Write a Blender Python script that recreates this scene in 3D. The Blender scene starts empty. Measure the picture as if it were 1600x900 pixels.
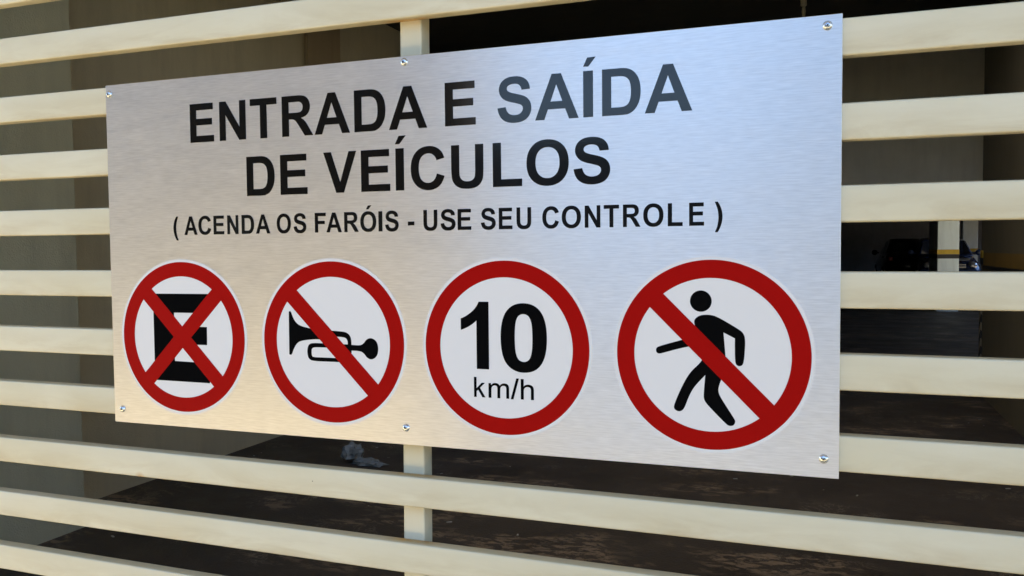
import bpy, bmesh, math, random, re
from mathutils import Vector, Matrix
from mathutils.geometry import tessellate_polygon
random.seed(7)
C = bpy.context.scene.collection
scene = bpy.context.scene
rad = math.radians

# ------------------------------------------------------------------ camera
yaw, pitch, roll = 0.3558, -0.0444, -0.0089
cam_d = bpy.data.cameras.new("camera"); cam = bpy.data.objects.new("camera", cam_d); C.objects.link(cam)
ca, sa, cb, sb = math.cos(yaw), math.sin(yaw), math.cos(pitch), math.sin(pitch)
fw = Vector((-sa*cb, ca*cb, sb)); r0 = Vector((ca, sa, 0)); u0 = r0.cross(fw)
rt = r0*math.cos(roll) + u0*math.sin(roll); up = -r0*math.sin(roll) + u0*math.cos(roll)
cam.matrix_world = Matrix(((rt.x, up.x, -fw.x, 0.987), (rt.y, up.y, -fw.y, -0.9649), (rt.z, up.z, -fw.z, 0.248), (0, 0, 0, 1)))
cam_d.sensor_width = 36; cam_d.lens = 36*1327.6/1600
cam_d.clip_start = 0.05; cam_d.clip_end = 6000
scene.camera = cam

# ------------------------------------------------------------------ sky, sun, exposure
SUN_EL, SUN_AZ = rad(60), rad(100)     # azimuth from +Y towards +X: high sun, right and in front; the canopy keeps it off the gate
w = bpy.data.worlds.new("World"); scene.world = w; w.use_nodes = True
nt = w.node_tree; nt.nodes.clear()
sky = nt.nodes.new("ShaderNodeTexSky"); sky.sky_type = 'NISHITA'; sky.sun_disc = False
sky.sun_elevation = SUN_EL; sky.sun_rotation = SUN_AZ
sky.air_density = 1.0; sky.dust_density = 0.3; sky.ozone_density = 1.6; sky.altitude = 900
bg = nt.nodes.new("ShaderNodeBackground"); bg.inputs[1].default_value = 0.095
wo = nt.nodes.new("ShaderNodeOutputWorld")
nt.links.new(sky.outputs[0], bg.inputs[0]); nt.links.new(bg.outputs[0], wo.inputs[0])
sd = bpy.data.lights.new("sun", 'SUN'); sd.energy = 5.0; sd.angle = rad(0.55); sd.color = (1.0, 0.88, 0.68)
sun = bpy.data.objects.new("sun", sd); C.objects.link(sun)
sdir = Vector((math.sin(SUN_AZ)*math.cos(SUN_EL), math.cos(SUN_AZ)*math.cos(SUN_EL), math.sin(SUN_EL)))
sun.rotation_euler = sdir.to_track_quat('Z', 'Y').to_euler(); sun.location = (0, 30, 40)
vs = scene.view_settings
vs.view_transform = 'Standard'; vs.look = 'None'; vs.gamma = 1; vs.exposure = 2.45
scene.cycles.max_bounces = 10; scene.cycles.diffuse_bounces = 6; scene.cycles.glossy_bounces = 5
scene.cycles.sample_clamp_indirect = 6

# ------------------------------------------------------------------ helpers
def link(o, parent=None):
    C.objects.link(o)
    if parent is not None: o.parent = parent
    return o
def tag(o, label=None, cat=None, group=None, kind=None):
    if label: o["label"] = label
    if cat: o["category"] = cat
    if group: o["group"] = group
    if kind: o["kind"] = kind
    return o
def thing(name, label, cat, loc=(0, 0, 0), group=None):
    o = bpy.data.objects.new(name, None); o.location = loc; o.empty_display_size = 0.1
    C.objects.link(o); return tag(o, label, cat, group)
def mesh_obj(name, bm, mat, parent=None, smooth=False, loc=None):
    me = bpy.data.meshes.new(name); bm.normal_update(); bm.to_mesh(me); bm.free()
    for m in (mat if isinstance(mat, (list, tuple)) else [mat]): me.materials.append(m)
    if smooth:
        for p in me.polygons: p.use_smooth = True
    o = bpy.data.objects.new(name, me); link(o, parent)
    if loc is not None: o.location = loc
    return o
def box_bm(x0, x1, y0, y1, z0, z1, bevel=0.0, seg=2, bm=None):
    own = bm is None
    bm = bm or bmesh.new()
    m = Matrix.Translation(((x0+x1)/2, (y0+y1)/2, (z0+z1)/2)) @ Matrix.Diagonal((x1-x0, y1-y0, z1-z0, 1))
    r = bmesh.ops.create_cube(bm, size=1, matrix=m)
    if bevel > 0:
        es = list({e for v in r['verts'] for e in v.link_edges})
        bmesh.ops.bevel(bm, geom=es, offset=bevel, segments=seg, profile=0.5, affect='EDGES')
    return bm
def grid_bm(x0, x1, y0, y1, z, nx=1, ny=1):
    bm = bmesh.new(); g = []
    for j in range(ny+1):
        g.append([bm.verts.new((x0+(x1-x0)*i/nx, y0+(y1-y0)*j/ny, z)) for i in range(nx+1)])
    for j in range(ny):
        for i in range(nx): bm.faces.new((g[j][i], g[j][i+1], g[j+1][i+1], g[j+1][i]))
    return bm
def lathe_bm(prof, n=24, axis='z', origin=(0, 0, 0), bm=None):
    bm = bm or bmesh.new(); rings = []
    for (r, h) in prof:
        ring = []
        for i in range(n):
            a = 2*math.pi*i/n
            p = (r*math.cos(a), r*math.sin(a), h)
            if axis == 'y': p = (p[0], p[2], p[1])
            if axis == 'x': p = (p[2], p[0], p[1])
            ring.append(bm.verts.new(Vector(p)+Vector(origin)))
        rings.append(ring)
    for a, b in zip(rings, rings[1:]):
        for i in range(n): bm.faces.new((a[i], a[(i+1) % n], b[(i+1) % n], b[i]))
    bm.faces.new(rings[0]); bm.faces.new(rings[-1])
    bmesh.ops.recalc_face_normals(bm, faces=bm.faces)
    return bm

# ------------------------------------------------------------------ materials
class Mat:
    def __init__(s, name):
        s.m = bpy.data.materials.new(name); s.m.use_nodes = True; s.nt = s.m.node_tree
        s.b = s.nt.nodes["Principled BSDF"]
    def n(s, t, **k):
        nd = s.nt.nodes.new(t)
        for a, v in k.items(): setattr(nd, a, v)
        return nd
    def l(s, a, b): s.nt.links.new(a, b)
    def set(s, **k):
        for a, v in k.items():
            i = s.b.inputs[a.replace('_', ' ')]
            i.default_value = (*v, 1) if isinstance(v, tuple) and len(v) == 3 else v
        return s
    def noise(s, vec, scale, detail=4, rough=0.55, dist=0.0):
        nd = s.n("ShaderNodeTexNoise"); nd.inputs["Scale"].default_value = scale
        nd.inputs["Detail"].default_value = detail; nd.inputs["Roughness"].default_value = rough
        nd.inputs["Distortion"].default_value = dist
        s.l(vec, nd.inputs["Vector"]); return nd.outputs["Fac"]
    def mapping(s, vec, scale=(1, 1, 1), loc=(0, 0, 0)):
        nd = s.n("ShaderNodeMapping"); nd.inputs["Scale"].default_value = scale; nd.inputs["Location"].default_value = loc
        s.l(vec, nd.inputs["Vector"]); return nd.outputs[0]
    def ramp(s, fac, stops, interp='LINEAR'):
        nd = s.n("ShaderNodeValToRGB"); cr = nd.color_ramp; cr.interpolation = interp
        while len(cr.elements) < len(stops): cr.elements.new(0.5)
        for e, (p, c) in zip(cr.elements, stops):
            e.position = p; e.color = (*c, 1) if isinstance(c, tuple) else (c, c, c, 1)
        s.l(fac, nd.inputs[0]); return nd.outputs[0]
    def mix(s, fac, a, b, blend='MIX'):
        nd = s.n("ShaderNodeMix"); nd.data_type = 'RGBA'; nd.blend_type = blend
        for inp, v in ((nd.inputs[0], fac), (nd.inputs[6], a), (nd.inputs[7], b)):
            if isinstance(v, (int, float)): inp.default_value = v
            elif isinstance(v, tuple): inp.default_value = (*v, 1)
            else: s.l(v, inp)
        return nd.outputs[2]
    def math(s, op, a, b=None, clamp=False):
        nd = s.n("ShaderNodeMath", operation=op); nd.use_clamp = clamp
        for i, v in enumerate((a, b)):
            if v is None: continue
            if isinstance(v, (int, float)): nd.inputs[i].default_value = v
            else: s.l(v, nd.inputs[i])
        return nd.outputs[0]
    def bump(s, h, strength=0.3, dist=0.01):
        nd = s.n("ShaderNodeBump"); nd.inputs["Strength"].default_value = strength; nd.inputs["Distance"].default_value = dist
        s.l(h, nd.inputs["Height"]); s.l(nd.outputs[0], s.b.inputs["Normal"]); return nd
    def obj(s): return s.n("ShaderNodeTexCoord").outputs["Object"]
    def pos(s): return s.n("ShaderNodeNewGeometry").outputs["Position"]

def plain(name, col, rough=0.5, metal=0.0, spec=0.5, var=0.06, scale=20.0):
    M = Mat(name); M.set(Roughness=rough, Metallic=metal, Specular_IOR_Level=spec)
    f = M.noise(M.pos(), scale, 4)
    lo = tuple(c*(1-var) for c in col); hi = tuple(min(1, c*(1+var)) for c in col)
    M.l(M.ramp(f, [(0.3, lo), (0.7, hi)]), M.b.inputs["Base Color"])
    return M.m

def wall_paint(name, col, stain=0.8, scale=1.3):
    M = Mat(name); p = M.pos(); M.set(Roughness=0.75, Specular_IOR_Level=0.3)
    f = M.noise(p, scale, 6, 0.6)
    c = M.ramp(f, [(0.3, tuple(v*stain for v in col)), (0.65, col)])
    f2 = M.noise(M.mapping(p, (1, 1, 0.15)), 9, 5, 0.6)
    c = M.mix(M.ramp(f2, [(0.45, 0.0), (0.72, 0.5)]), c, tuple(v*0.72 for v in col))
    M.l(c, M.b.inputs["Base Color"])
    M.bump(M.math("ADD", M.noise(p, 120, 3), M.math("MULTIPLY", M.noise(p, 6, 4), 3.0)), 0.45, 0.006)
    return M.m

# cream enamel of the gate, with grime along the lower edges, specks and rust at the welds
def gate_paint():
    M = Mat("cream_gate_enamel"); o = M.obj(); p = M.pos()
    oi = M.n("ShaderNodeObjectInfo").outputs["Random"]
    cx = M.n("ShaderNodeCombineXYZ"); M.l(M.math('MULTIPLY', oi, 37.0), cx.inputs[0]); M.l(M.math('MULTIPLY', oi, 11.0), cx.inputs[2])
    add = M.n("ShaderNodeVectorMath", operation='ADD'); M.l(o, add.inputs[0]); M.l(cx.outputs[0], add.inputs[1]); v = add.outputs[0]
    base = M.ramp(M.noise(M.mapping(v, (1.2, 1, 3)), 3, 4), [(0.35, (0.69, 0.62, 0.42)), (0.65, (0.745, 0.685, 0.495))])
    sep = M.n("ShaderNodeSeparateXYZ"); M.l(o, sep.inputs[0])
    low = M.math('MULTIPLY_ADD', sep.outputs[2], -26.0); nd = low.node; nd.inputs[2].default_value = 0.45; nd.use_clamp = True
    st = M.ramp(M.noise(M.mapping(v, (4, 1, 22)), 1.7, 6, 0.65, 0.6), [(0.42, 0.0), (0.72, 1.0)])
    grime = M.math('MULTIPLY', st, low)
    base = M.mix(M.math('MULTIPLY', grime, 0.7), base, (0.50, 0.39, 0.21))
    st2 = M.ramp(M.noise(M.mapping(v, (1.5, 1, 9)), 2.6, 5, 0.6, 0.8), [(0.52, 0.0), (0.78, 0.15)])
    base = M.mix(st2, base, (0.60, 0.49, 0.30))
    # specks of dirt
    vo = M.n("ShaderNodeTexVoronoi"); vo.inputs["Scale"].default_value = 32; M.l(v, vo.inputs["Vector"])
    sz = M.ramp(M.noise(v, 21, 1), [(0.58, 0.0), (0.7, 0.075)])
    spk = M.math('LESS_THAN', vo.outputs["Distance"], sz)
    base = M.mix(M.math('MULTIPLY', spk, 0.75), base, (0.14, 0.10, 0.05))
    # rust where the rear post meets the bars, and one rust spot low on the left
    def spot(c, r, power=1.0):
        d = M.n("ShaderNodeVectorMath", operation='DISTANCE'); M.l(p, d.inputs[0]); d.inputs[1].default_value = c
        k = M.math('MULTIPLY_ADD', d.outputs["Value"], -1.0/r); k.node.inputs[2].default_value = 1.0; k.node.use_clamp = True
        return k
    sp = M.n("ShaderNodeSeparateXYZ"); M.l(p, sp.inputs[0])
    ax = M.math('ABSOLUTE', M.math('SUBTRACT', sp.outputs[0], 0.484))
    nearx = M.math('MULTIPLY_ADD', ax, -40.0); nearx.node.inputs[2].default_value = 1.7; nearx.node.use_clamp = True
    by = M.math('MULTIPLY_ADD', M.math('ABSOLUTE', M.math('SUBTRACT', sp.outputs[1], 0.0185)), -130.0); by.node.inputs[2].default_value = 1.7; by.node.use_clamp = True
    yb = M.math('LESS_THAN', sp.outputs[1], 0.02212); by = M.math('MULTIPLY', by, yb)
    rn = M.ramp(M.noise(M.mapping(p, (2, 2, 2)), 40, 5, 0.65), [(0.3, 0.45), (0.6, 1.0)])
    rust = M.math('MULTIPLY', M.math('MULTIPLY', nearx, by), rn)
    s1 = M.math('MULTIPLY', spot((0.0405, 0.0035, -0.0815), 0.010), 0.9)
    base = M.mix(s1, base, (0.50, 0.27, 0.06))
    s2 = M.math('GREATER_THAN', spot((0.0405, 0.0035, -0.0815), 0.0028), 0.3)
    base = M.mix(s2, base, (0.07, 0.035, 0.015))
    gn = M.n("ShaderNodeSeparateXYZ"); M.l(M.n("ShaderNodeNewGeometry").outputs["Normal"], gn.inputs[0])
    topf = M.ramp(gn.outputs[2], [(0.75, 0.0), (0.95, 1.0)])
    dust_light = M.ramp(M.noise(M.mapping(v, (3, 8, 1)), 6, 5, 0.6), [(0.25, 0.55), (0.75, 0.95)])
    base = M.mix(M.math('MULTIPLY', topf, dust_light), base, (0.52, 0.43, 0.24))  # dust on top faces, its colour lightened and warmed in place of light
    base = M.mix(M.math('MULTIPLY', rust, 0.95), base, (0.50, 0.27, 0.06))
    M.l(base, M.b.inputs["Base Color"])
    M.set(Roughness=0.38, Specular_IOR_Level=0.45)
    M.l(M.ramp(M.noise(v, 14, 4), [(0.3, 0.42), (0.7, 0.6)]), M.b.inputs["Roughness"])
    M.bump(M.noise(M.mapping(v, (1, 1, 2.5)), 30, 3), 0.10, 0.003)
    return M.m
MAT_GATE = gate_paint()

def brushed():
    M = Mat("brushed_aluminium"); o = M.obj()
    s1 = M.noise(M.mapping(o, (30, 1, 880)), 1.0, 2, 0.5)
    s2 = M.noise(M.mapping(o, (60, 1, 480)), 1.0, 2, 0.5)
    s3 = M.noise(M.mapping(o, (9, 1, 60)), 1.0, 4, 0.6)
    h = M.math('ADD', M.math('MULTIPLY', s1, 0.6), M.math('MULTIPLY', s2, 0.5))
    M.l(M.ramp(h, [(0.30, (0.73, 0.73, 0.72)), (0.55, (0.83, 0.83, 0.82)), (0.80, (0.93, 0.93, 0.92))]), M.b.inputs["Base Color"])
    M.l(M.ramp(M.math('ADD', M.math('MULTIPLY', s3, 0.5), M.math('MULTIPLY', s1, 0.5)), [(0.3, 0.32), (0.7, 0.40)]), M.b.inputs["Roughness"])
    M.set(Metallic=1.0, Anisotropic=0.85)
    tg = M.n("ShaderNodeTangent", direction_type='UV_MAP'); tg.uv_map = "brush"
    M.l(tg.outputs[0], M.b.inputs["Tangent"])
    wv = M.noise(M.mapping(o, (5, 1, 7)), 1.0, 2)
    M.bump(M.math("ADD", h, M.math("MULTIPLY", wv, 6.0)), 0.13, 0.0005)
    return M.m
MAT_ALU = brushed()
MAT_ALU_EDGE = plain("aluminium_edge", (0.78, 0.78, 0.76), 0.35, 0.9)

def vinyl(name, col, rough=0.16, spec=0.5):
    M = Mat(name); M.set(Base_Color=col, Roughness=rough, Specular_IOR_Level=spec)
    o = M.pos()
    M.bump(M.noise(M.mapping(o, (60, 1, 500)), 1.0, 2), 0.05, 0.0004)
    return M.m
MAT_BLACK = vinyl("black_vinyl", (0.004, 0.0035, 0.003), 0.10, 0.45)
MAT_SYM = vinyl("black_print", (0.004, 0.004, 0.004), 0.5, 0.0)
MAT_WHITE = vinyl("white_vinyl", (0.80, 0.775, 0.735), 0.35, 0.4)
MAT_RED = vinyl("red_vinyl", (0.36, 0.004, 0.0025), 0.5, 0.04)
MAT_STEEL = plain("zinc_screw_steel", (0.72, 0.74, 0.74), 0.22, 1.0)
MAT_RECESS = plain("screw_recess_dark", (0.05, 0.05, 0.05), 0.5, 0.6)

# ------------------------------------------------------------------ the gate
gate = thing("slatted_gate", "cream painted metal gate of horizontal tube slats that carries the brushed sign", "gate", (0, 0.003, -1.1))
def slat_mesh(x0, x1, h=0.0392, dpt=0.019, r=0.0026):
    bm = bmesh.new(); prof = []
    for cx, cz, a0 in ((dpt-r, h/2-r, 0), (r, h/2-r, 90), (r, -h/2+r, 180), (dpt-r, -h/2+r, 270)):
        for k in range(5):
            a = rad(a0+k*22.5); prof.append((cx+r*math.cos(a), cz+r*math.sin(a)))
    n = 24; rings = []
    for i in range(n+1):
        x = x0+(x1-x0)*i/n
        rings.append([bm.verts.new((x, y, z)) for y, z in prof])
    for a, b in zip(rings, rings[1:]):
        for i in range(len(prof)):
            j = (i+1) % len(prof); bm.faces.new((a[i], a[j], b[j], b[i]))
    bm.faces.new(rings[0]); bm.faces.new(rings[-1])
    bmesh.ops.recalc_face_normals(bm, faces=bm.faces)
    return bm
GX0, GX1 = -2.62, 2.26
known = [(0.5808, 0.5800), (0.4913, 0.4882), (0.4030, 0.3997), (0.3164, 0.3134), (0.2241, 0.2219), (0.1366, 0.1338),
         (0.0499, 0.0457), (-0.0405, -0.0445), (-0.1271, -0.1330), (-0.2144, -0.2230)]   # top edge at x=-0.225 and at x=1.17
tops = [(0.6706+0.0886*k, 0.6706+0.0886*k) for k in range(13, -1, -1)] + known
k = 1
while -0.2144-0.0886*k > -1.08:
    tops.append((-0.2144-0.0886*k, -0.2230-0.0886*k)); k += 1
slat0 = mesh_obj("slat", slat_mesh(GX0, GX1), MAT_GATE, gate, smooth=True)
me = slat0.data
for p_ in me.polygons: p_.use_smooth = len(p_.vertices) == 4
H = 0.0392
for i, (zl, zr) in enumerate(tops):
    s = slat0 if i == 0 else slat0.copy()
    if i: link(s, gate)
    ang = math.atan2(zr-zl, 1.395)
    zc = zl+(0.225)*math.tan(ang)              # centre line height at x = 0
    s.location = (0, 0, zc-H/2+1.1); s.rotation_euler = (0, -ang, 0)
def post_mesh(z0, z1):
    return box_bm(-0.0153, 0.0153, 0, 0.025, z0, z1, 0.0022, 3)
for j, (px, ) in enumerate([(0.4825,), (-0.52,), (1.485,), (-1.52,), (-2.585,), (2.225,)]):
    if j == 0:
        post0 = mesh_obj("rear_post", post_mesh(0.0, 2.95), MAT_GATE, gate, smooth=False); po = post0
        for p_ in post0.data.polygons: p_.use_smooth = p_.area < 0.02
    else:
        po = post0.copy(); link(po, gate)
    po.location = (px, 0.0192, 0); 
    if j == 0: po.rotation_euler = (0, rad(0.45), 0); po.location.x = 0.4825-1.1*math.tan(rad(0.45))-0.24*math.tan(rad(0.45))

# ------------------------------------------------------------------ glyph outlines (condensed bold grotesque, drawn by hand)
G = {
'E': "M150 0 L150 1466 L1237 1466 L1237 1218 L446 1218 L446 893 L1182 893 L1182 646 L446 646 L446 247 L1265 247 L1265 0Z",
'N': "M150 0 L150 1466 L438 1466 L1038 487 L1038 1466 L1313 1466 L1313 0 L1016 0 L425 956 L425 0Z",
'T': "M478 0 L478 1218 L43 1218 L43 1466 L1208 1466 L1208 1218 L774 1218 L774 0Z",
'R': "M150 0 L150 1466 L773 1466 Q1008 1466 1114.5 1426.5 T1285 1286 T1349 1056 Q1349 892 1252.5 785 T964 650 Q1060 594 1122.5 527 T1291 289 L1470 0 L1116 0 L902 319 Q788 490 746 534.5 T657 595.5 T508 612 L446 612 L446 0Z M446 846 L665 846 Q878 846 931 864 T1014 926 T1044 1040 Q1044 1120 1001.5 1169 T881 1231 Q842 1236 647 1236 L446 1236Z",
'A': "M1471 0 L1149 0 L1021 333 L435 333 L314 0 L0 0 L571 1466 L884 1466Z M926 580 L724 1124 L526 580Z",
'D': "M148 1466 L689 1466 Q872 1466 968 1438 Q1097 1400 1189 1303 T1329 1065.5 T1377 719 Q1377 533 1331 398 Q1274 233 1170 131 Q1091 54 956 11 Q856 0 705 0 L148 0Z M444 1218 L444 247 L665 247 Q789 247 844 261 Q916 279 963.5 322 T1041 463.5 T1071 731 T1041 995 T957 1138 T819 1205 Q757 1218 576 1218Z",
'I': "M140 0 L140 1466 L436 1466 L436 0Z",
'V': "M522 0 L-2 1466 L319 1466 L690 381 L1049 1466 L1363 1466 L838 0Z",
'L': "M157 0 L157 1466 L453 1466 L453 247 L1189 247 L1189 0Z",
'F': "M151 0 L151 1466 L1156 1466 L1156 1218 L447 1218 L447 871 L1059 871 L1059 623 L447 623 L447 0Z",
'U': "M147 1466 L443 1466 L443 672 Q443 483 454 427 Q473 337 544.5 282.5 T740 228 Q865 228 929 279.5 T1004 406 T1017 655 L1017 1466 L1313 1466 L1313 696 Q1313 432 1289 323 T1200.5 139 T1031 19.5 T752 -25 Q541 -25 432.5 23.5 T261 149.5 T178 311 Q147 443 147 701Z",
'O': "M89 724 Q89 948 156 1100 Q206 1212 292.5 1301 T482 1433 Q619 1491 798 1491 Q1122 1491 1316.5 1290 T1511 731 Q1511 376 1318 175.5 T802 -25 Q475 -25 282 174.5 T89 724Z M394 734 Q394 485 509 356.5 T801 228 T1091.5 355.5 T1205 738 Q1205 990 1094.5 1114 T801 1238 T506.5 1112.5 T394 734Z",
'C': "M1087 539 L1374 448 Q1308 208 1154.5 91.5 T765 -25 Q473 -25 285 174.5 T97 720 Q97 1086 286 1288.5 T783 1491 Q1052 1491 1220 1332 Q1320 1238 1370 1062 L1077 992 Q1051 1106 968.5 1172 T768 1238 Q605 1238 503.5 1121 T402 742 Q402 464 502 346 T762 228 Q880 228 965 303 T1087 539Z",
'S': "M74 477 L362 505 Q388 360 467.5 292 T682 224 Q825 224 897.5 284.5 T970 426 Q970 478 939.5 514.5 T833 578 Q781 596 596 642 Q358 701 262 787 Q127 908 127 1082 Q127 1194 190.5 1291.5 T373.5 1440 T661 1491 Q936 1491 1075.5 1370 T1222 1049 L926 1036 Q907 1149 844.5 1198.5 T657 1248 Q528 1248 455 1195 Q408 1161 408 1104 Q408 1052 452 1015 Q508 968 724 917 T1043.5 811.5 T1205.5 662.5 T1264 429 Q1264 301 1193 189.5 T992 23.5 T668 -31 Q397 -25 252 98.5 T74 477Z",
'(': "M613 -431 L418 -431 Q263 -197 182 55.5 T101 544 Q101 837 201 1098.5 Q288 1325 422 1491 L616 1491 Q477 1184 424.5 968.5 T372 512 Q372 346 402.5 172 T486 -159 Q521 -264 613 -431Z",
'-': "M115 391 L115 672 L668 672 L668 391Z",
'1': "M806 0 L525 0 L525 1059 Q371 915 162 846 L162 1101 Q272 1137 401 1237.5 T578 1472 L806 1472Z",
'0': "M562 1472 Q775 1472 895 1320 Q1038 1140 1038 723 Q1038 307 894 125 Q775 -25 562 -25 Q348 -25 217 139.5 T86 726 Q86 1140 230 1322 Q349 1472 562 1472Z M562 1239 Q511 1239 471 1206.5 T409 1090 Q380 981 380 723 T406 368.5 T471.5 240.5 T562 208 T653 240.5 T715 357 Q744 465 744 723 T718 1077.5 T652.5 1206 T562 1239Z",
'k': "M125 0 L125 1466 L330 1466 L330 650 L742 1062 L1000 1062 L600 680 L1030 0 L790 0 L455 535 L330 418 L330 0Z",
'm': "M125 0 L125 1062 L306 1062 L306 913 Q346 991 429 1038.5 T618 1086 Q736 1086 811.5 1037 T918 900 Q1044 1086 1246 1086 Q1404 1086 1494 998.5 T1584 729 L1584 0 L1385 0 L1385 669 Q1385 776 1367 820 T1304 888 T1206 912 Q1094 912 1025 840 T956 615 L956 0 L756 0 L756 690 Q756 800 715 856 T580 912 Q505 912 446 873 T354 765 T325 551 L325 0Z",
'/': "M0 -25 L400 1491 L590 1491 L190 -25Z",
'h': "M125 0 L125 1466 L325 1466 L325 940 Q441 1086 633 1086 Q751 1086 838 1039.5 T966 911 T1010 673 L1010 0 L810 0 L810 673 Q810 800 755 856 T598 912 Q519 912 452 873 T354 765 T325 581 L325 0Z",
}
G[')'] = re.sub(r'([MLQT ]|^)(-?[\d.]+) (-?[\d.]+)', r'\1\2 \3', G['('])
def parse(path, n=7):
    tok = re.findall(r'[MLQTZ]|-?[\d.]+', path); loops = []; cur = None; i = 0; cmd = None; pc = None
    def num():
        nonlocal i
        v = (float(tok[i]), float(tok[i+1])); i += 2; return v
    while i < len(tok):
        if tok[i] in 'MLQTZ' and not tok[i][0].isdigit():
            cmd = tok[i]; i += 1
            if cmd == 'Z': loops.append(cur); pc = None; continue
        if cmd == 'M': cur = [num()]; pc = None; cmd = 'L'
        elif cmd == 'L': cur.append(num()); pc = None
        else:
            p0 = cur[-1]
            if cmd == 'Q': c1 = num()
            else: c1 = (2*p0[0]-pc[0], 2*p0[1]-pc[1]) if pc else p0
            p1 = num()
            for t in range(1, n+1):
                t /= n; a, b, c = (1-t)**2, 2*t*(1-t), t*t
                cur.append((a*p0[0]+b*c1[0]+c*p1[0], a*p0[1]+b*c1[1]+c*p1[1]))
            pc = c1
    out = []
    for lp in loops:
        q = []
        for p in lp:
            if not q or (abs(p[0]-q[-1][0])+abs(p[1]-q[-1][1])) > 1e-6: q.append(p)
        if abs(q[0][0]-q[-1][0])+abs(q[0][1]-q[-1][1]) < 1e-6: q.pop()
        out.append(q)
    return out
def flat_bm(loops, y_front, y_back, bm=None):
    """solid sheet from x/z outlines (first outer, the others holes) facing -Y"""
    bm = bm or bmesh.new()
    vecs = [[Vector((x, z, 0)) for x, z in lp] for lp in loops]
    tris = tessellate_polygon(vecs); flat = [p for lp in loops for p in lp]
    fv = [bm.verts.new((x, y_front, z)) for x, z in flat]
    for t in tris:
        a, b, c = (Vector((flat[k][0], flat[k][1])) for k in t)
        ar = (b-a).cross(c-a)
        if abs(ar) < 1e-14: continue
        try: bm.faces.new([fv[k] for k in (t if ar > 0 else t[::-1])])
        except ValueError: pass
    k0 = 0
    for lp in loops:
        n = len(lp); area = sum(lp[i][0]*lp[(i+1) % n][1]-lp[(i+1) % n][0]*lp[i][1] for i in range(n))
        outer = lp is loops[0]
        bv = [bm.verts.new((x, y_back, z)) for x, z in lp]
        flip = (area > 0) != outer
        for i in range(n):
            j = (i+1) % n; q = [fv[k0+i], bv[i], bv[j], fv[k0+j]]
            bm.faces.new(q if not flip else q[::-1])
        k0 += n
    return bm
def glyph_loops(ch, x0, x1, zb, zt, slant=0):
    loops = parse(G['(' if ch == ')' else ch])
    if ch == ')': loops = [[(-x, y) for x, y in lp] for lp in loops]
    xs = [x for lp in loops for x, y in lp]; a, b = min(xs), max(xs)
    return [[(x0+(x-a)/(b-a)*(x1-x0), zb+y/1466*(zt-zb)) for x, y in lp] for lp in loops]

# ------------------------------------------------------------------ the sign
sign = thing("garage_sign", "wide brushed aluminium sign with black lettering and four round symbols, screwed to the slats", "sign", (0, 0, 0))
W_, H_ = 1.0, 0.4925
bm = box_bm(0, W_, 0, 0.0026, 0, H_, 0.0003, 1)
uv = bm.loops.layers.uv.new("brush")
for f in bm.faces:
    for l in f.loops: l[uv].uv = (l.vert.co.z, l.vert.co.x)
bm.normal_update()
for f in bm.faces: f.material_index = 0 if f.normal.y < -0.9 else 1
panel = mesh_obj("panel", bm, [MAT_ALU, MAT_ALU_EDGE], sign)
def stick(name, loops, mat, parent, yf, yb):
    return mesh_obj(name, flat_bm(loops, yf, yb), mat, parent)
line1 = [('E', 0.1512, 0.1916), ('N', 0.2013, 0.2448), ('T', 0.2521, 0.295), ('R', 0.3032, 0.3515), ('A', 0.3536, 0.407), ('D', 0.4136, 0.459), ('A', 0.4638, 0.5176),
         ('E', 0.5421, 0.5832), ('S', 0.6119, 0.655), ('A', 0.6598, 0.7134), ('I', 0.7190, 0.7308), ('D', 0.7415, 0.7865), ('A', 0.7912, 0.8445)]
line2 = [('D', 0.2444, 0.2896), ('E', 0.2988, 0.3411), ('V', 0.3661, 0.4155), ('E', 0.4223, 0.4644), ('I', 0.4724, 0.4842),
         ('C', 0.4938, 0.5405), ('U', 0.5497, 0.5927), ('L', 0.605, 0.6427), ('O', 0.6484, 0.701), ('S', 0.7068, 0.7508)]
line3 = [('(', 0.1174, 0.1262), ('A', 0.1366, 0.1592), ('C', 0.1611, 0.1827), ('E', 0.1871, 0.205), ('N', 0.2103, 0.2288), ('D', 0.2343, 0.2547), ('A', 0.2577, 0.2808),
         ('O', 0.2915, 0.3138), ('S', 0.3182, 0.3379), ('F', 0.3513, 0.3681), ('A', 0.3689, 0.3922), ('R', 0.396, 0.4175), ('O', 0.42, 0.4433), ('I', 0.4466, 0.4522), ('S', 0.4562, 0.4755), ('-', 0.4887, 0.4978),
         ('U', 0.5106, 0.5298), ('S', 0.5342, 0.5546), ('E', 0.5575, 0.5758), ('S', 0.5886, 0.608), ('E', 0.6122, 0.6298), ('U', 0.6351, 0.6538), ('C', 0.6678, 0.6885), ('O', 0.692, 0.7155),
         ('N', 0.7201, 0.7389), ('T', 0.7429, 0.7611), ('R', 0.7656, 0.786), ('O', 0.7892, 0.8123), ('L', 0.8172, 0.8339), ('E', 0.8411, 0.8576), (')', 0.8692, 0.8777)]
for items, zb, zt in ((line1, 0.4018, 0.4551), (line2, 0.3249, 0.3780), (line3, 0.2736, 0.2994)):
    for k, (ch, a, b) in enumerate(items):
        stick("letter", glyph_loops(ch, a, b, zb, zt), MAT_BLACK, sign, -0.0003, 0.0002)
for q in ([(0.7190, 0.4603), (0.7252, 0.4601), (0.7341, 0.4708), (0.7239, 0.4704)],
          [(0.4718, 0.3834), (0.4781, 0.3834), (0.4873, 0.3939), (0.4773, 0.3937)],
          [(0.4287, 0.3023), (0.4322, 0.3023), (0.4365, 0.3074), (0.4313, 0.3072)]):
    stick("accent", [q], MAT_BLACK, sign, -0.0003, 0.0002)

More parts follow.
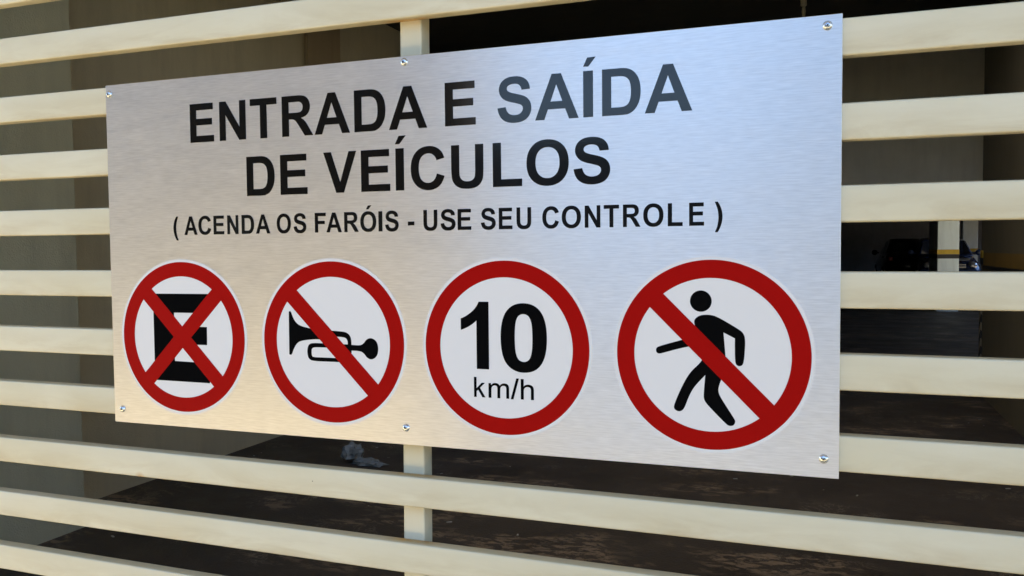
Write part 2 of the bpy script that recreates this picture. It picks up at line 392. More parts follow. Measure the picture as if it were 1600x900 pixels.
R_ = 0.1105
def circle(cx, cz, r, n=128): return [(cx+r*math.cos(2*math.pi*i/n), cz+r*math.sin(2*math.pi*i/n)) for i in range(n)]
def round_decal(cx, cz, bars):
    d = stick("round_decal", [circle(cx, cz, R_)], MAT_WHITE, sign, -0.0003, 0.0002)
    stick("red_ring", [circle(cx, cz, R_*0.966), circle(cx, cz, R_*0.782)[::-1]], MAT_RED, d, -0.00055, -0.0002)
    for s in bars:
        L, w2 = R_*0.80, R_*0.0985
        dx, dz = math.cos(rad(-45*s)), math.sin(rad(-45*s)); nx, nz = -dz, dx
        q = [(cx-dx*L-nx*w2, cz-dz*L-nz*w2), (cx+dx*L-nx*w2, cz+dz*L-nz*w2), (cx+dx*L+nx*w2, cz+dz*L+nz*w2), (cx-dx*L+nx*w2, cz-dz*L+nz*w2)]
        stick("diagonal_bar", [q], MAT_RED, d, -0.00062 if s > 0 else -0.00066, -0.0002)
    return d
CZ = 0.1288
def smooth_loop(pts, it=2):
    """corner-cutting; a point given as (x, z, 1) stays sharp"""
    for _ in range(it):
        out = []; n = len(pts)
        for i in range(n):
            p, a, b = pts[i], pts[i-1], pts[(i+1) % n]
            if len(p) == 3: out.append(p); continue
            out.append((p[0]*.75+a[0]*.25, p[1]*.75+a[1]*.25)); out.append((p[0]*.75+b[0]*.25, p[1]*.75+b[1]*.25))
        pts = out
    return [(p[0], p[1]) for p in pts]
d1 = round_decal(0.1285, CZ, (1, -1))
d1["label"] = "round decal with a black E under a red X"
stick("symbol", [[(0.0775, 0.1903), (0.1765, 0.1907), (0.1765, 0.1637), (0.1144, 0.1635), (0.1144, 0.1440), (0.1716, 0.1442), (0.1712, 0.1188), (0.1144, 0.1186), (0.1140, 0.0943),
                  (0.1745, 0.0933), (0.1745, 0.0650), (0.0775, 0.0656)][::-1]], MAT_SYM, d1, -0.00045, -0.0002)
d2 = round_decal(0.3742, CZ, (1,))
d2["label"] = "round decal with a black horn under a red bar"
horn = [(0.3079, 0.1682, 1), (0.3102, 0.1690, 1), (0.3116, 0.1675, 1), (0.3140, 0.1610), (0.3180, 0.1545), (0.3250, 0.1495), (0.3379, 0.1468), (0.3480, 0.1454), (0.3620, 0.1446),
        (0.3860, 0.1436), (0.3960, 0.1428), (0.4020, 0.1385), (0.4038, 0.1320), (0.4038, 0.1262, 1), (0.4172, 0.1257), (0.4225, 0.1290), (0.4265, 0.1345), (0.4340, 0.1363), (0.4415, 0.1320), (0.4440, 0.1222),
        (0.4415, 0.1120), (0.4335, 0.1074), (0.4265, 0.1100), (0.4225, 0.1155), (0.4171, 0.1185), (0.4040, 0.1187, 1), (0.4030, 0.1110), (0.3975, 0.1040), (0.3900, 0.1028), (0.3700, 0.1028), (0.3453, 0.1027), (0.3385, 0.1050),
        (0.3360, 0.1110), (0.3360, 0.1190), (0.3385, 0.1252), (0.3450, 0.1271), (0.3600, 0.1269, 1), (0.3600, 0.1318, 1), (0.3480, 0.1322), (0.3275, 0.1298), (0.3200, 0.1262), (0.3145, 0.1180), (0.3118, 0.1112, 1), (0.3102, 0.1098, 1), (0.3074, 0.1104, 1)]
hole1 = [(0.3455, 0.1080), (0.3620, 0.1080), (0.3880, 0.1080), (0.3965, 0.1095), (0.3975, 0.1150), (0.3965, 0.1205), (0.3880, 0.1215), (0.3620, 0.1215), (0.3470, 0.1214), (0.3430, 0.1195), (0.3425, 0.1150), (0.3430, 0.1095)]
hole2 = [(0.3700, 0.1368, 1), (0.3895, 0.1362), (0.3960, 0.1350), (0.3982, 0.1310), (0.3982, 0.1266, 1), (0.3700, 0.1266, 1)]
stick("symbol", [smooth_loop(horn)[::-1], smooth_loop(hole1), smooth_loop(hole2)], MAT_SYM, d2, -0.00045, -0.0002)
d3 = round_decal(0.6183, CZ, ())
d3["label"] = "round decal reading 10 km/h in a red ring"
stick("digit", glyph_loops('1', 0.5603, 0.5976, 0.1018, 0.1848), MAT_SYM, d3, -0.00055, -0.0002)
stick("digit", glyph_loops('0', 0.6132, 0.6726, 0.1010, 0.1836), MAT_SYM, d3, -0.00055, -0.0002)
for ch, a, b, zt in (('k', 0.5772, 0.5924, 0.0918), ('m', 0.5966, 0.6236, 0.0918), ('/', 0.6257, 0.6365, 0.0918), ('h', 0.6388, 0.6556, 0.0918)):
    stick("letter", glyph_loops(ch, a, b, 0.0668, zt), MAT_SYM, d3, -0.00055, -0.0002)
d4 = round_decal(0.8650, CZ, (1,))
d4["label"] = "round decal with a walking figure under a red bar"
stick("symbol", [circle(0.8541, 0.1892, 0.0120, 40)], MAT_SYM, d4, -0.00045, -0.0002)
def capsule(a, b, ra, rb, n=14):
    a, b = Vector(a), Vector(b); d = (b-a).angle_signed(Vector((1, 0)))
    base = math.atan2(b.y-a.y, b.x-a.x); out = []
    for i in range(n+1): t = base+math.pi/2+math.pi*i/n; out.append((a.x+ra*math.cos(t), a.y+ra*math.sin(t)))
    for i in range(n+1): t = base-math.pi/2+math.pi*i/n; out.append((b.x+rb*math.cos(t), b.y+rb*math.sin(t)))
    return out
bm = bmesh.new()
body = [(0.8463, 0.1655), (0.8480, 0.1700), (0.8540, 0.1737), (0.8640, 0.1742), (0.8720, 0.1722), (0.8945, 0.1592), (0.9005, 0.1545), (0.9026, 0.1475), (0.9020, 0.1330), (0.9010, 0.1225), (0.8995, 0.1185), (0.8960, 0.1172),
        (0.8925, 0.1190), (0.8915, 0.1250), (0.8913, 0.1400), (0.8914, 0.1482, 1), (0.8790, 0.1546, 1), (0.8812, 0.1290), (0.8818, 0.1180), (0.8790, 0.1080), (0.8737, 0.0937), (0.8735, 0.0870), (0.8770, 0.0800), (0.8900, 0.0600), (0.8925, 0.0555),
        (0.8905, 0.0510), (0.8860, 0.0498), (0.8820, 0.0520), (0.8620, 0.0720), (0.8580, 0.0775), (0.8572, 0.0830), (0.8592, 0.1061, 1), (0.8464, 0.0920), (0.8405, 0.0800), (0.8362, 0.0680), (0.8330, 0.0640), (0.8285, 0.0632), (0.8245, 0.0655), (0.8238, 0.0700),
        (0.8330, 0.0920), (0.8420, 0.1085), (0.8540, 0.1200), (0.8568, 0.1260), (0.8530, 0.1405), (0.8300, 0.1352), (0.8100, 0.1290), (0.8062, 0.1284), (0.8038, 0.1305), (0.8036, 0.1345), (0.8065, 0.1370), (0.8300, 0.1440), (0.8490, 0.1500), (0.8500, 0.1540)]
stick("symbol", [smooth_loop(body)[::-1]], MAT_SYM, d4, -0.00045, -0.0002)

def screw(x, z, rot):
    bm = lathe_bm([(0.0050, 0.0), (0.0050, -0.0006), (0.0044, -0.0008), (0.0041, -0.0016), (0.0034, -0.0024), (0.0022, -0.0029), (0.0009, -0.0031)], 24, 'y', (0, 0, 0))
    s = mesh_obj("screw", bm, MAT_STEEL, sign, smooth=True, loc=(x, 0, z)); s.rotation_euler = (0, rot, 0)
    b2 = box_bm(-0.0017, 0.0017, -0.00325, -0.0027, -0.00042, 0.00042); box_bm(-0.00042, 0.00042, -0.0033, -0.00275, -0.0017, 0.0017, bm=b2)
    mesh_obj("cross_recess", b2, MAT_RECESS, s)
for x, z in ((0.0068, 0.4794), (0.4867, 0.4853), (0.9852, 0.4812), (0.0146, 0.0195), (0.4819, 0.0218), (0.9846, 0.0207)):
    screw(x, z, random.uniform(0, 1.5))

# ------------------------------------------------------------------ garage interior
FL = -1.2
CEIL = 2.45; CEIL2 = 1.30
def floor_mat():
    M = Mat("dark_stained_garage_floor"); p = M.pos()
    base = M.ramp(M.noise(p, 1.1, 6, 0.6), [(0.3, (0.040, 0.031, 0.023)), (0.7, (0.068, 0.053, 0.038))])
    m1 = M.noise(M.mapping(p, (1.0, 1.6, 1), (3.1, 1.2, 0)), 1.25, 3, 0.5, 0.4)
    m2 = M.noise(M.mapping(p, (1, 2.2, 1)), 9, 7, 0.72, 0.5)
    k = M.math('MULTIPLY', M.ramp(m1, [(0.53, 0.0), (0.62, 1.0)]), M.ramp(m2, [(0.49, 0.0), (0.55, 1.0)]))
    base = M.mix(M.math('MULTIPLY', k, 0.65), base, (0.30, 0.215, 0.135))
    m3 = M.noise(M.mapping(p, (1, 1, 1), (9, 4, 0)), 4.5, 8, 0.7, 1.2)
    k2 = M.ramp(M.math('ABSOLUTE', M.math('SUBTRACT', m3, 0.5)), [(0.0, 1.0), (0.014, 0.0)])
    m4 = M.ramp(M.noise(M.mapping(p, (1, 1, 1), (2, 7, 0)), 1.6, 2), [(0.55, 0.0), (0.62, 0.55)])
    base = M.mix(M.math('MULTIPLY', k2, m4), base, (0.33, 0.27, 0.19))
    vo = M.n("ShaderNodeTexVoronoi"); vo.inputs["Scale"].default_value = 7; M.l(p, vo.inputs["Vector"])
    spk = M.math('LESS_THAN', vo.outputs["Distance"], M.ramp(M.noise(p, 6, 2), [(0.52, 0.0), (0.7, 0.10)]))
    base = M.mix(M.math('MULTIPLY', spk, 0.5), base, (0.30, 0.28, 0.24))
    M.l(base, M.b.inputs["Base Color"])
    M.l(M.ramp(M.noise(p, 2.2, 5), [(0.3, 0.42), (0.7, 0.75)]), M.b.inputs["Roughness"])
    M.set(Specular_IOR_Level=0.35)
    M.bump(M.noise(p, 60, 5, 0.65), 0.4, 0.006)
    return M.m
MAT_FLOOR = floor_mat()
MAT_CEIL = wall_paint("dark_ceiling_concrete", (0.045, 0.039, 0.031))  # even dark concrete tone
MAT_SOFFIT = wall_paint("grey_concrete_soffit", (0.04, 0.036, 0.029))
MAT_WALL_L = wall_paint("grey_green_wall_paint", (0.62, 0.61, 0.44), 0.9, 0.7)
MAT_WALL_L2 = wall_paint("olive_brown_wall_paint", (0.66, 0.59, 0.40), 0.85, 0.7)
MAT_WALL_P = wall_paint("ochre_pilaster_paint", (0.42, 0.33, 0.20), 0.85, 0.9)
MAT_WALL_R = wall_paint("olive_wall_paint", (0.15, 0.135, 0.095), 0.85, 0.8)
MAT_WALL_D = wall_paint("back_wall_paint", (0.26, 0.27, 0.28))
MAT_COL = wall_paint("pale_column_paint", (0.66, 0.74, 0.74), 0.93, 0.8)
MAT_YEL = plain("yellow_band_paint", (0.50, 0.33, 0.03), 0.5, var=0.12, scale=6)
MAT_BAND = plain("black_band_paint", (0.02, 0.02, 0.022), 0.5)
tag(mesh_obj("garage_floor", grid_bm(-12, 14, 0.02, 40, FL, 4, 4), MAT_FLOOR), kind="structure")
# ceiling with an unseen light well, added to brighten the garage
bm = bmesh.new()
for (x0, x1, y0, y1) in ((-12, -3.1, 0.3, 9.29), (2.4, 14, 0.3, 9.29), (-3.1, 2.4, 0.3, 1.8), (-3.1, -1.6, 1.801, 6.0), (-3.1, 2.4, 6.001, 9.29)):
    box_bm(x0, x1, y0, y1, CEIL, CEIL+0.25, bm=bm)
tag(mesh_obj("bounce_paving", grid_bm(4.2, 13.9, 9.4, 19.3, FL+0.006, 2, 2), plain("pale_bounce_stone", (0.34, 0.33, 0.30), 0.8)), kind="structure")  # unseen pale paving added to bounce light into the garage
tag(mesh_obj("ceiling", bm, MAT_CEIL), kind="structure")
tag(mesh_obj("ceiling_beam", box_bm(-12, 14, 9.0, 9.297, 0.93, CEIL-0.003), wall_paint("downstand_paint", (0.70, 0.67, 0.55))), kind="structure")
bm = bmesh.new()                                   # lower ceiling of the deep part, its front edge a downstand
for (x0, x1, y0, y1) in ((-12, 5.5, 9.3, 19.4), (-12, 14, 19.4, 25), (-12, 3.9, 25, 34), (5.2, 7.8, 25, 34), (3.9, 5.2, 25, 29.2), (3.9, 5.2, 30.5, 34), (-12, 14, 34, 40)):  # unseen openings left on the right to light the column and cars
    box_bm(x0, x1, y0, y1, CEIL2, CEIL+0.26, bm=bm)
for d_ in ((3.7, 3.9, 29.0, 30.7), (5.2, 5.4, 29.0, 30.7), (3.9, 5.2, 29.0, 29.2), (3.9, 5.2, 30.5, 30.7)):   # tall kerb of an unseen roof light, added for the windscreen's sky reflection
    box_bm(*d_, CEIL+0.262, 4.6, bm=bm)
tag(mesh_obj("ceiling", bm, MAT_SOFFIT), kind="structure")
tag(mesh_obj("raised_parking_floor", box_bm(-12, 14, 25.5, 37.9, FL-0.05, FL+0.15), MAT_FLOOR), kind="structure")
def wall(name, label, dims, mat, bevel=0.006):
    o = mesh_obj(name, box_bm(*dims, bevel, 2), mat); return tag(o, label, "wall")
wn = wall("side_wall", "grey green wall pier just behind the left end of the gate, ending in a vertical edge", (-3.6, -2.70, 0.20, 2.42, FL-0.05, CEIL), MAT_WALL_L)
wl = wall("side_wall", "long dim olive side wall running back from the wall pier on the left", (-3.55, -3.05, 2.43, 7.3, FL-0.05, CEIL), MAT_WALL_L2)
wp = wall("wall_pilaster", "narrow brownish pilaster standing out from the olive left side wall", (-3.045, -3.01, 5.05, 5.55, FL-0.05, CEIL), MAT_WALL_P)
wall("back_wall", "very dark wall at the far end of the garage behind the parked cars", (-12, 14, 38, 38.3, FL-0.05, CEIL), MAT_WALL_D)
wall("end_wall", "dark wall closing the garage on its far left side", (-12.3, -12, 0.3, 38.3, FL-0.05, CEIL), MAT_WALL_D)
wall("end_wall", "dark wall closing the garage on its far right side", (14, 14.3, 0.3, 38.3, FL-0.05, CEIL), MAT_WALL_D)
# skirting at the foot of the long wall
# right wall with painted bands and a striped corner guard
rwt = thing("banded_wall", "olive wall on the right behind the slats with a yellow painted band and striped corner guard", "wall", (2.6, 4.2, FL))
def part_box(name, dims, mat, parent, bevel=0.0):
    x0, x1, y0, y1, z0, z1 = dims; lx, ly, lz = parent.location
    return mesh_obj(name, box_bm(x0-lx, x1-lx, y0-ly, y1-ly, z0-lz, z1-lz, bevel, 2), mat, parent)
RX = 2.385
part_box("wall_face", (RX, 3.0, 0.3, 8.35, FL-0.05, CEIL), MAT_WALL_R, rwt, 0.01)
part_box("yellow_band", (RX-0.006, RX+0.01, 0.31, 8.20, 0.065, 0.185), plain("shaded_yellow_band_paint", (0.19, 0.12, 0.025), 0.7, var=0.2, scale=3), rwt)  # yellow paint with its low light put into a duller colour
part_box("black_band", (RX-0.0055, RX+0.01, 0.31, 8.20, 0.035, 0.062), MAT_BAND, rwt)
def hazard():
    M = Mat("yellow_black_diagonal_stripes"); p = M.pos(); s = M.n("ShaderNodeSeparateXYZ"); M.l(p, s.inputs[0])
    t = M.math('FRACT', M.math('MULTIPLY', M.math('ADD', s.outputs[2], M.math('MULTIPLY', M.math('ADD', s.outputs[0], s.outputs[1]), 1.0)), 6.5))
    M.l(M.mix(M.math('GREATER_THAN', t, 0.5), (0.016, 0.016, 0.016), (0.22, 0.19, 0.13)), M.b.inputs["Base Color"]); M.set(Roughness=0.6); return M.m
MAT_HAZ = hazard()
part_box("corner_guard", (RX-0.012, RX+0.09, 8.26, 8.365, FL+0.02, -0.20), MAT_HAZ, rwt, 0.006)
part_box("yellow_band", (RX-0.008, RX+0.08, 8.24, 8.358, 0.135, 0.205), MAT_YEL, rwt)
part_box("black_band", (RX-0.0085, RX+0.08, 8.24, 8.359, 0.07, 0.132), MAT_BAND, rwt)

def column(label, x0, x1, y0, y1, mat, z_y, z_b):
    t = thing("concrete_column", label, "column", ((x0+x1)/2, (y0+y1)/2, FL), "columns of the garage")
    part_box("shaft", (x0, x1, y0, y1, FL-0.05, CEIL2-0.003), mat, t, 0.012)
    part_box("yellow_band", (x0-0.004, x1+0.004, y0-0.004, y1+0.004, z_y[0], z_y[1]), MAT_YEL, t)
    part_box("black_band", (x0-0.0045, x1+0.0045, y0-0.0045, y1+0.0045, z_b[0], z_b[1]), MAT_BAND, t)
    return t
column("pale column with yellow and black bands standing in front of the parked cars", 3.28, 3.71, 20.1, 21.8, MAT_COL, (0.075, 0.178), (-0.022, 0.073))
column("grey column farther back, right of the pale column with the yellow band", 5.16, 5.60, 30.5, 31.0, MAT_COL, (0.07, 0.17), (-0.03, 0.068))

# pendant fitting on the ceiling
lf = thing("ceiling_fitting", "small pendant fitting hanging from the dark ceiling above the top right of the sign", "light fitting", (0, 0, 0))
MAT_FIT = plain("aged_brass_fitting", (0.62, 0.58, 0.42), 0.5, 0.3)
fx, fy = 0.987-0.0045*7.4*1.0, 0.0
# direction of the pixel column of the fitting
fd = Vector((fw.x+rt.x*(453/1327.6), fw.y+rt.y*(453/1327.6), 0)); t_ = 7.5
lf.location = (0.987+fd.x*t_, -0.965+fd.y*t_, CEIL)
mesh_obj("flange", lathe_bm([(0.052, 0.0), (0.052, -0.012), (0.040, -0.024), (0.02, -0.03)], 24), MAT_FIT, lf, True)
mesh_obj("socket", lathe_bm([(0.022, -0.025), (0.026, -0.04), (0.026, -0.095), (0.018, -0.105)], 20), MAT_FIT, lf, True)
mesh_obj("stem", lathe_bm([(0.012, -0.10), (0.015, -0.12), (0.018, -0.15), (0.013, -0.19), (0.006, -0.205)], 16), MAT_FIT, lf, True)

# crumpled plastic bag on the floor
def crumple(name, r, seed, sx, sy, sz, mat, parent, loc):
    rn = random.Random(seed); bm = bmesh.new(); bmesh.ops.create_icosphere(bm, subdivisions=3, radius=r)
    from mathutils import noise
    for v in bm.verts:
        n = v.co.normalized()
        k = 1+0.45*noise.noise(n*2.3+Vector((seed, 0, 0)))+0.26*abs(noise.noise(n*5.1+Vector((0, seed, 0))))+0.3*abs(noise.noise(n*13+Vector((0, 0, seed))))
        k *= rn.uniform(0.84, 1.16)
        v.co = Vector((n.x*r*k*sx, n.y*r*k*sy, max(-0.02, n.z*r*k*sz)))
    return mesh_obj(name, bm, mat, parent, False, loc)
M = Mat("thin_plastic_film"); M.set(Base_Color=(0.29, 0.305, 0.29), Roughness=0.22, Specular_IOR_Level=0.7, Alpha=0.75)
MAT_FILM = M.m
bag = thing("plastic_bag", "crumpled see-through plastic bag lying on the dark floor below the sign", "plastic bag", (-2.02, 4.1, FL))
crumple("bag_body", 0.066, 3, 1.0, 0.9, 1.0, MAT_FILM, bag, (-0.06, 0.0, 0.05))
crumple("bag_tail", 0.064, 8, 1.6, 0.8, 0.38, MAT_FILM, bag, (0.09, -0.05, 0.014))
# tiny litter on the floor
bm = bmesh.new(); rn = random.Random(5)
for i in range(90):
    x, y = rn.uniform(-2.9, 2.3), rn.uniform(0.6, 7.0); s = rn.uniform(0.004, 0.016); a = rn.uniform(0, 3.14)
    box_bm(-s, s, -s*0.35, s*0.35, 0, 0.003, bm=bm)
    bmesh.ops.rotate(bm, verts=bm.verts[-8:], cent=(0, 0, 0), matrix=Matrix.Rotation(a, 3, 'Z'))
    bmesh.ops.translate(bm, verts=bm.verts[-8:], vec=(x, y, FL+0.001))
    bm.verts.ensure_lookup_table()
tag(mesh_obj("floor_litter", bm, plain("pale_litter", (0.42, 0.40, 0.35), 0.7)), "scattered pale crumbs and scraps on the dark garage floor", "litter", kind="stuff")

# ------------------------------------------------------------------ parked cars
def paint(name, col):
    M = Mat(name); M.set(Base_Color=col, Metallic=0.3, Roughness=0.22, Coat_Weight=0.8, Coat_Roughness=0.05); return M.m
MAT_CARB = paint("black_car_paint", (0.008, 0.008, 0.010)); MAT_CARN = paint("dark_blue_car_paint", (0.035, 0.06, 0.14))
MAT_GLASS = plain("dark_car_glass", (0.015, 0.02, 0.03), 0.05, 0.0, 1.0)
MAT_TYRE = plain("tyre_rubber", (0.02, 0.02, 0.02), 0.85); MAT_RIM = plain("alloy_rim", (0.45, 0.45, 0.46), 0.3, 0.9)
MAT_LAMP = plain("clear_headlight_lens", (0.75, 0.76, 0.78), 0.08, 0.6, 0.9); MAT_TAIL = plain("red_taillight_lens", (0.22, 0.02, 0.02), 0.12)
MAT_CHROME = plain("chrome_trim", (0.7, 0.7, 0.72), 0.1, 1.0); MAT_TRIM = plain("black_plastic_trim", (0.02, 0.02, 0.02), 0.5)
def loft(stations, n=None):
    bm = bmesh.new(); rings = [[bm.verts.new(p) for p in st] for st in stations]
    for a, b in zip(rings, rings[1:]):
        for i in range(len(a)):
            j = (i+1) % len(a); bm.faces.new((a[i], a[j], b[j], b[i]))
    bm.faces.new(rings[0]); bm.faces.new(rings[-1]); bmesh.ops.recalc_face_normals(bm, faces=bm.faces); return bm
def section(y, zb, zt, hb, ht, r=0.5, tuck=0.92):
    h = zt-zb
    half = [(hb*0.80, zb), (hb*0.96, zb+0.10*h), (hb, zb+0.35*h), (hb*0.995, zb+0.6*h), (ht*1.0, zb+0.85*h), (ht*tuck, zb+0.97*h), (ht*0.6, zt)]
    return [(x, y, z) for x, z in half]+[(-x, y, z) for x, z in half[::-1]]
def car(label, x, y, rot, pm, front_lamps=True):
    t = thing("parked_car", label, "car", (x, y, FL+0.15), "cars parked at the back of the garage"); t.rotation_euler = (0, 0, rot)
    L = 4.3
    st = [section(-2.15, 0.32, 0.62, 0.70, 0.62), section(-2.08, 0.22, 0.78, 0.82, 0.72), section(-1.85, 0.18, 0.86, 0.87, 0.80), section(-1.3, 0.17, 0.95, 0.89, 0.83), section(-0.85, 0.17, 1.01, 0.89, 0.84),
          section(0.3, 0.17, 1.04, 0.89, 0.85), section(1.4, 0.18, 1.06, 0.89, 0.84), section(1.95, 0.22, 1.04, 0.86, 0.80), section(2.12, 0.32, 0.98, 0.80, 0.72)]
    body = mesh_obj("body", loft(st), pm, t, True)
    def cab(y, zt, ht): zb = 0.98; return [(0.80, y, zb), (ht+0.05, y, zb+(zt-zb)*0.75), (ht, y, zt-0.02), (ht*0.6, y, zt), (-ht*0.6, y, zt), (-ht, y, zt-0.02), (-ht-0.05, y, zb+(zt-zb)*0.75), (-0.80, y, zb)]
    cabin = mesh_obj("cabin", loft([cab(-0.95, 1.03, 0.72), cab(-0.25, 1.50, 0.60), cab(0.4, 1.60, 0.58), cab(1.3, 1.57, 0.58), cab(1.75, 1.45, 0.58), cab(2.02, 1.05, 0.68)]), pm, t, True)
    def quad(name, pts, mat, par=t, th=0.012):
        bm = bmesh.new(); v = [bm.verts.new(p) for p in pts]; f = bm.faces.new(v); bm.normal_update(); nn = f.normal.copy()
        r = bmesh.ops.extrude_face_region(bm, geom=[f]); bmesh.ops.translate(bm, verts=[g for g in r['geom'] if isinstance(g, bmesh.types.BMVert)], vec=nn*th)
        bmesh.ops.recalc_face_normals(bm, faces=bm.faces); return mesh_obj(name, bm, mat, par)
    quad("windscreen", [(-0.70, -0.93, 1.06), (0.70, -0.93, 1.06), (0.60, -0.30, 1.475), (-0.60, -0.30, 1.475)], MAT_GLASS, cabin)
    quad("rear_window", [(0.62, 2.0, 1.10), (-0.62, 2.0, 1.10), (-0.55, 1.79, 1.42), (0.55, 1.79, 1.42)], MAT_GLASS, cabin)
    for s in (-1, 1):
        a = [(s*0.79, -0.62, 1.06), (s*0.79, 0.5, 1.06), (s*0.66, 0.5, 1.50), (s*0.655, -0.12, 1.46)]
        b = [(s*0.79, 0.58, 1.06), (s*0.79, 1.6, 1.08), (s*0.655, 1.45, 1.47), (s*0.66, 0.58, 1.50)]
        for q in (a, b): quad("side_window", q if s > 0 else q[::-1], MAT_GLASS, cabin)
        bm = lathe_bm([(0.02, -0.06), (0.09, -0.04), (0.10, 0.02), (0.05, 0.06)], 14, 'y', (s*0.98, -0.62, 1.10)); box_bm(min(s*0.82, s*0.92), max(s*0.82, s*0.92), -0.64, -0.60, 1.06, 1.10, bm=bm)
        mesh_obj("wing_mirror", bm, pm, t, True)
        hl = lathe_bm([(0.14, 0.0), (0.14, -0.05), (0.10, -0.09), (0.03, -0.11)], 18, 'y', (s*0.60, -2.02, 0.70))
        mesh_obj("headlight", hl, MAT_LAMP, t, True)
        tl = box_bm(s*0.70-0.08, s*0.70+0.08, 1.99, 2.13, 0.80, 0.96, 0.03, 2); mesh_obj("taillight", tl, MAT_TAIL, t, True)
        for yy in (-1.32, 1.35):
            wv = thing_child("wheel", t, (s*0.80, yy, 0.33))
            mesh_obj("tyre", lathe_bm([(0.20, -0.10), (0.31, -0.10), (0.33, -0.07), (0.33, 0.07), (0.31, 0.10), (0.20, 0.10)], 28, 'x'), MAT_TYRE, wv, True)
            mesh_obj("rim", lathe_bm([(0.205, -0.085), (0.205, 0.085), (0.17, 0.102), (0.05, 0.105)] if s > 0 else [(0.205, 0.085), (0.205, -0.085), (0.17, -0.102), (0.05, -0.105)], 20, 'x'), MAT_RIM, wv, True)
    bm = bmesh.new()
    for k in range(4): box_bm(-0.42, 0.42, -2.15, -2.09, 0.60+k*0.045, 0.615+k*0.045, bm=bm)
    mesh_obj("grille", bm, MAT_CHROME, t)
    mesh_obj("bumper", box_bm(-0.74, 0.74, -2.19, -2.02, 0.26, 0.44, 0.05, 3), MAT_TRIM, t, True)
    mesh_obj("number_plate", box_bm(-0.20, 0.20, -2.205, -2.19, 0.36, 0.48, 0.004, 1), plain("plate_grey", (0.5, 0.5, 0.5), 0.4), t)
    return t
def thing_child(name, parent, loc):
    o = bpy.data.objects.new(name, None); o.location = loc; link(o, parent); return o
def at(px, D):
    d = fw+rt*((px-800)/1327.6); return (0.987+d.x*D, -0.965+d.y*D)
cx_, cy_ = at(1471, 28); car("dark blue car facing the gate, half hidden by the pale banded column", cx_, cy_, rad(0), MAT_CARN)
cx_, cy_ = at(1414, 31); car("black car parked with its red tail lamp showing, left of the dark blue car", cx_, cy_, rad(182), MAT_CARB)

# ------------------------------------------------------------------ the building that holds the gate
MAT_FAC = wall_paint("beige_building_render", (0.50, 0.45, 0.35), 0.9, 0.6)
bld = thing("garage_building", "beige building front with a broad canopy that holds the slatted gate", "building", (0, 0.1, FL))
def bpart(name, dims, bevel=0.01): return part_box(name, dims, MAT_FAC, bld, bevel)
bpart("side_pier", (-3.6, -2.64, -0.12, 0.19, FL-0.05, 2.2)); bpart("side_pier", (2.28, 3.2, -0.12, 0.29, FL-0.05, 2.2))
bpart("front_wall", (-14, -3.61, -0.12, 0.29, FL-0.05, 2.2)); bpart("front_wall", (3.21, 15, -0.12, 0.29, FL-0.05, 2.2))
bpart("lintel", (-14, 15, -0.13, 0.28, 2.203, 2.9))
bpart("canopy", (-7, 1.897, -1.35, -0.14, 2.45, 2.65)); bpart("canopy", (1.9, 11, -2.2, -0.14, 2.44, 2.66))  # unseen; the deeper right part is added to shade the paving
bpart("parapet", (-14, 15, -0.10, 0.9, 2.905, 3.9))
bpart("sun_shaping_storeys", (2.4, 15, 0.903, 9.2, 2.713, 9.7)); bpart("sun_shaping_storeys", (-14, -1.6, 0.903, 5.997, 2.713, 8.5)); bpart("sun_shaping_storeys", (-14, 2.397, 6.0, 9.2, 2.713, 8.5))  # unseen masses, heights set to block and bounce sun at the light well

# ------------------------------------------------------------------ street outside, seen only as reflections in the sign
def street_mat(name, c0, c1, sc, rough=0.85):
    M = Mat(name); p = M.pos(); M.set(Roughness=rough)
    M.l(M.ramp(M.noise(p, sc, 6, 0.65), [(0.3, c0), (0.7, c1)]), M.b.inputs["Base Color"]); M.bump(M.noise(p, 120, 3), 0.3, 0.004); return M.m
tag(mesh_obj("pavement", box_bm(-40, 40, -2.5, 0.015, FL-0.2, FL-0.004), street_mat("pale_concrete_paving", (0.46, 0.38, 0.23), (0.54, 0.46, 0.29), 2)), kind="structure")
tag(mesh_obj("pavement", box_bm(-60, 60, -13.2, -10.2, FL-0.2, FL-0.004), street_mat("far_paving", (0.10, 0.10, 0.10), (0.15, 0.15, 0.145), 2)), kind="structure")
tag(mesh_obj("road", grid_bm(-200, 200, -10.25, -2.45, FL-0.14), street_mat("worn_dusty_asphalt", (0.026, 0.029, 0.034), (0.04, 0.044, 0.05), 3)), kind="structure")
tag(mesh_obj("ground", grid_bm(-3000, 3000, -3000, 3000, FL-0.16), street_mat("dry_ground", (0.12, 0.10, 0.07), (0.17, 0.15, 0.10), 0.3)), kind="structure")
ob = thing("street_house", "tan three storey house across the street, mirrored in the left of the sign", "building", (-12, -17, FL))
MAT_OB = wall_paint("tan_render", (0.16, 0.125, 0.085), 0.85, 0.5)
part_box("wall", (-24, -5.3, -14.4, -13.4, FL-0.2, 9.5), MAT_OB, ob, 0.02)
part_box("roof", (-24.3, -5.1, -14.6, -13.1, 9.503, 9.8), plain("clay_roof", (0.30, 0.14, 0.08), 0.8), ob, 0.03)
for wx in (-21, -17.5, -14, -10.5, -7):
    for wz in (-0.2, 3.2, 6.4):
        f = part_box("window", (wx-0.7, wx+0.7, -13.42, -13.36, wz, wz+1.3), plain("brown_frame", (0.12, 0.09, 0.06), 0.5), ob, 0.01)
        lx, ly, lz = ob.location
        mesh_obj("pane", box_bm(wx-0.62-lx, wx+0.62-lx, -13.37-ly, -13.352-ly, wz+0.08-lz, wz+1.22-lz), MAT_GLASS, f)
lw = mesh_obj("garden_wall", box_bm(-5.25, 30, -13.6, -13.4, FL-0.2, 2.3, 0.01), wall_paint("grey_wall_render", (0.19, 0.21, 0.235))); tag(lw, "tall grey garden wall across the street, right of the tan house", "wall")
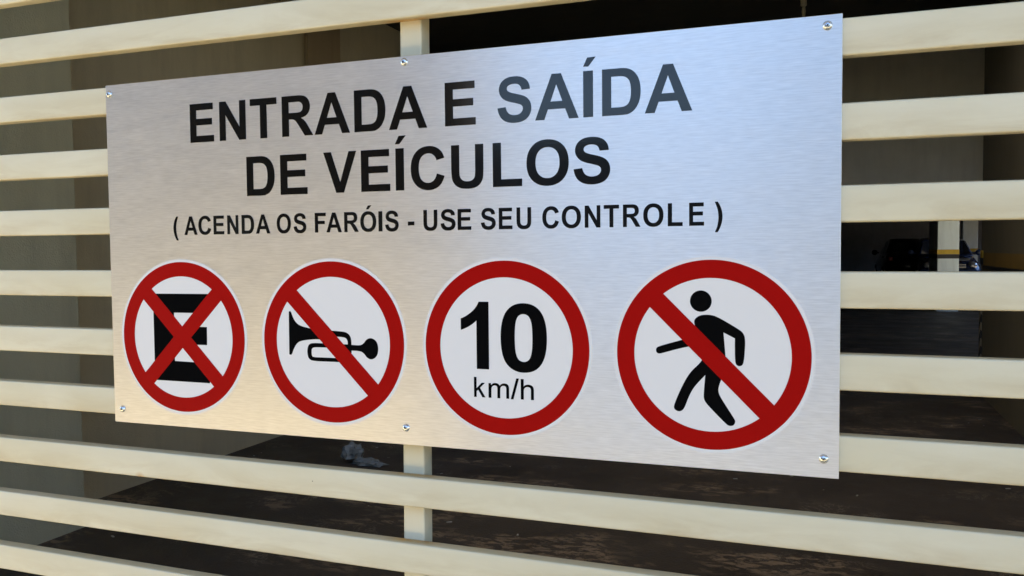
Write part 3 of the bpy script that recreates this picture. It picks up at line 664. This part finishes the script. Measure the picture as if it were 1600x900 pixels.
def tree(label, x, y, h, cr, seed):
    rn = random.Random(seed)
    t = thing("street_tree", label, "tree", (x, y, FL-0.15), "trees across the street")
    bm = lathe_bm([(0.17, 0), (0.13, 0.8), (0.11, h*0.45), (0.05, h*0.75)], 12)
    for k in range(6):
        a = rn.uniform(0, 6.28); b2 = lathe_bm([(0.05, 0), (0.02, cr*0.8)], 7); mm = Matrix.Translation((0, 0, h*rn.uniform(0.4, 0.6))) @ Matrix.Rotation(a, 4, 'Z') @ Matrix.Rotation(rad(rn.uniform(35, 60)), 4, 'Y')
        b2.transform(mm); tm = bpy.data.meshes.new("tmp"); b2.to_mesh(tm); b2.free(); bm.from_mesh(tm); bpy.data.meshes.remove(tm)
    mesh_obj("trunk", bm, plain("bark", (0.12, 0.09, 0.06), 0.9), t, True)
    verts = []; faces = []
    for c in range(60):
        while True:
            p = Vector((rn.uniform(-1, 1), rn.uniform(-1, 1), rn.uniform(-1, 1)))
            if p.length < 1: break
        cc = Vector((p.x*cr, p.y*cr, h*0.72+p.z*cr*0.8))
        for q in range(90):
            o = Vector((rn.gauss(0, .3), rn.gauss(0, .3), rn.gauss(0, .22)))+cc; s = rn.uniform(.04, .09)
            u = Vector((rn.uniform(-1, 1), rn.uniform(-1, 1), rn.uniform(-.4, .4))).normalized()*s; v = u.orthogonal().normalized()*s*0.5
            k = len(verts); verts += [o-u, o+v, o+u, o-v]; faces.append((k, k+1, k+2, k+3))
    me = bpy.data.meshes.new("crown"); me.from_pydata(verts, [], faces); me.materials.append(MAT_LEAF)
    o = bpy.data.objects.new("crown", me); link(o, t)
MAT_LEAF = plain("leaf_green", (0.05, 0.085, 0.025), 0.6, var=0.4, scale=3)
tree("broad leafy tree beyond the tall grey garden wall across the street", 1.5, -16.0, 8.2, 2.3, 3)
tree("slim leafy tree beyond the corner of the tan house across the street", -8.5, -18.6, 6.4, 1.3, 5)
tree("tall leafy tree right of the other one behind the garden wall", 10.0, -16.5, 8.0, 2.4, 9)

rn = random.Random(21); verts = []; faces = []  # leaf block added out of view to dim the sign's right end
for q in range(9000):
    side = rn.random()
    p = Vector((rn.uniform(0.45, 6.0), rn.uniform(-13.25, -12.45), rn.uniform(FL, 1.75)))
    if side < 0.6: p.y = -12.45+rn.gauss(0, 0.05)
    elif side < 0.8: p.z = 1.75+rn.gauss(0, 0.05)
    u = Vector((rn.uniform(-1, 1), rn.uniform(-.5, .5), rn.uniform(-1, 1))).normalized()*rn.uniform(.05, .10); v = u.orthogonal().normalized()*u.length*0.6
    k = len(verts); verts += [p-u, p+v, p+u, p-v]; faces.append((k, k+1, k+2, k+3))
me = bpy.data.meshes.new("dimming_hedge"); me.from_pydata(verts, [], faces); me.materials.append(MAT_LEAF)
dimming_hedge = tag(bpy.data.objects.new("dimming_hedge", me), "added dark green hedge in front of the tall grey garden wall", "dimming_hedge"); C.objects.link(dimming_hedge)
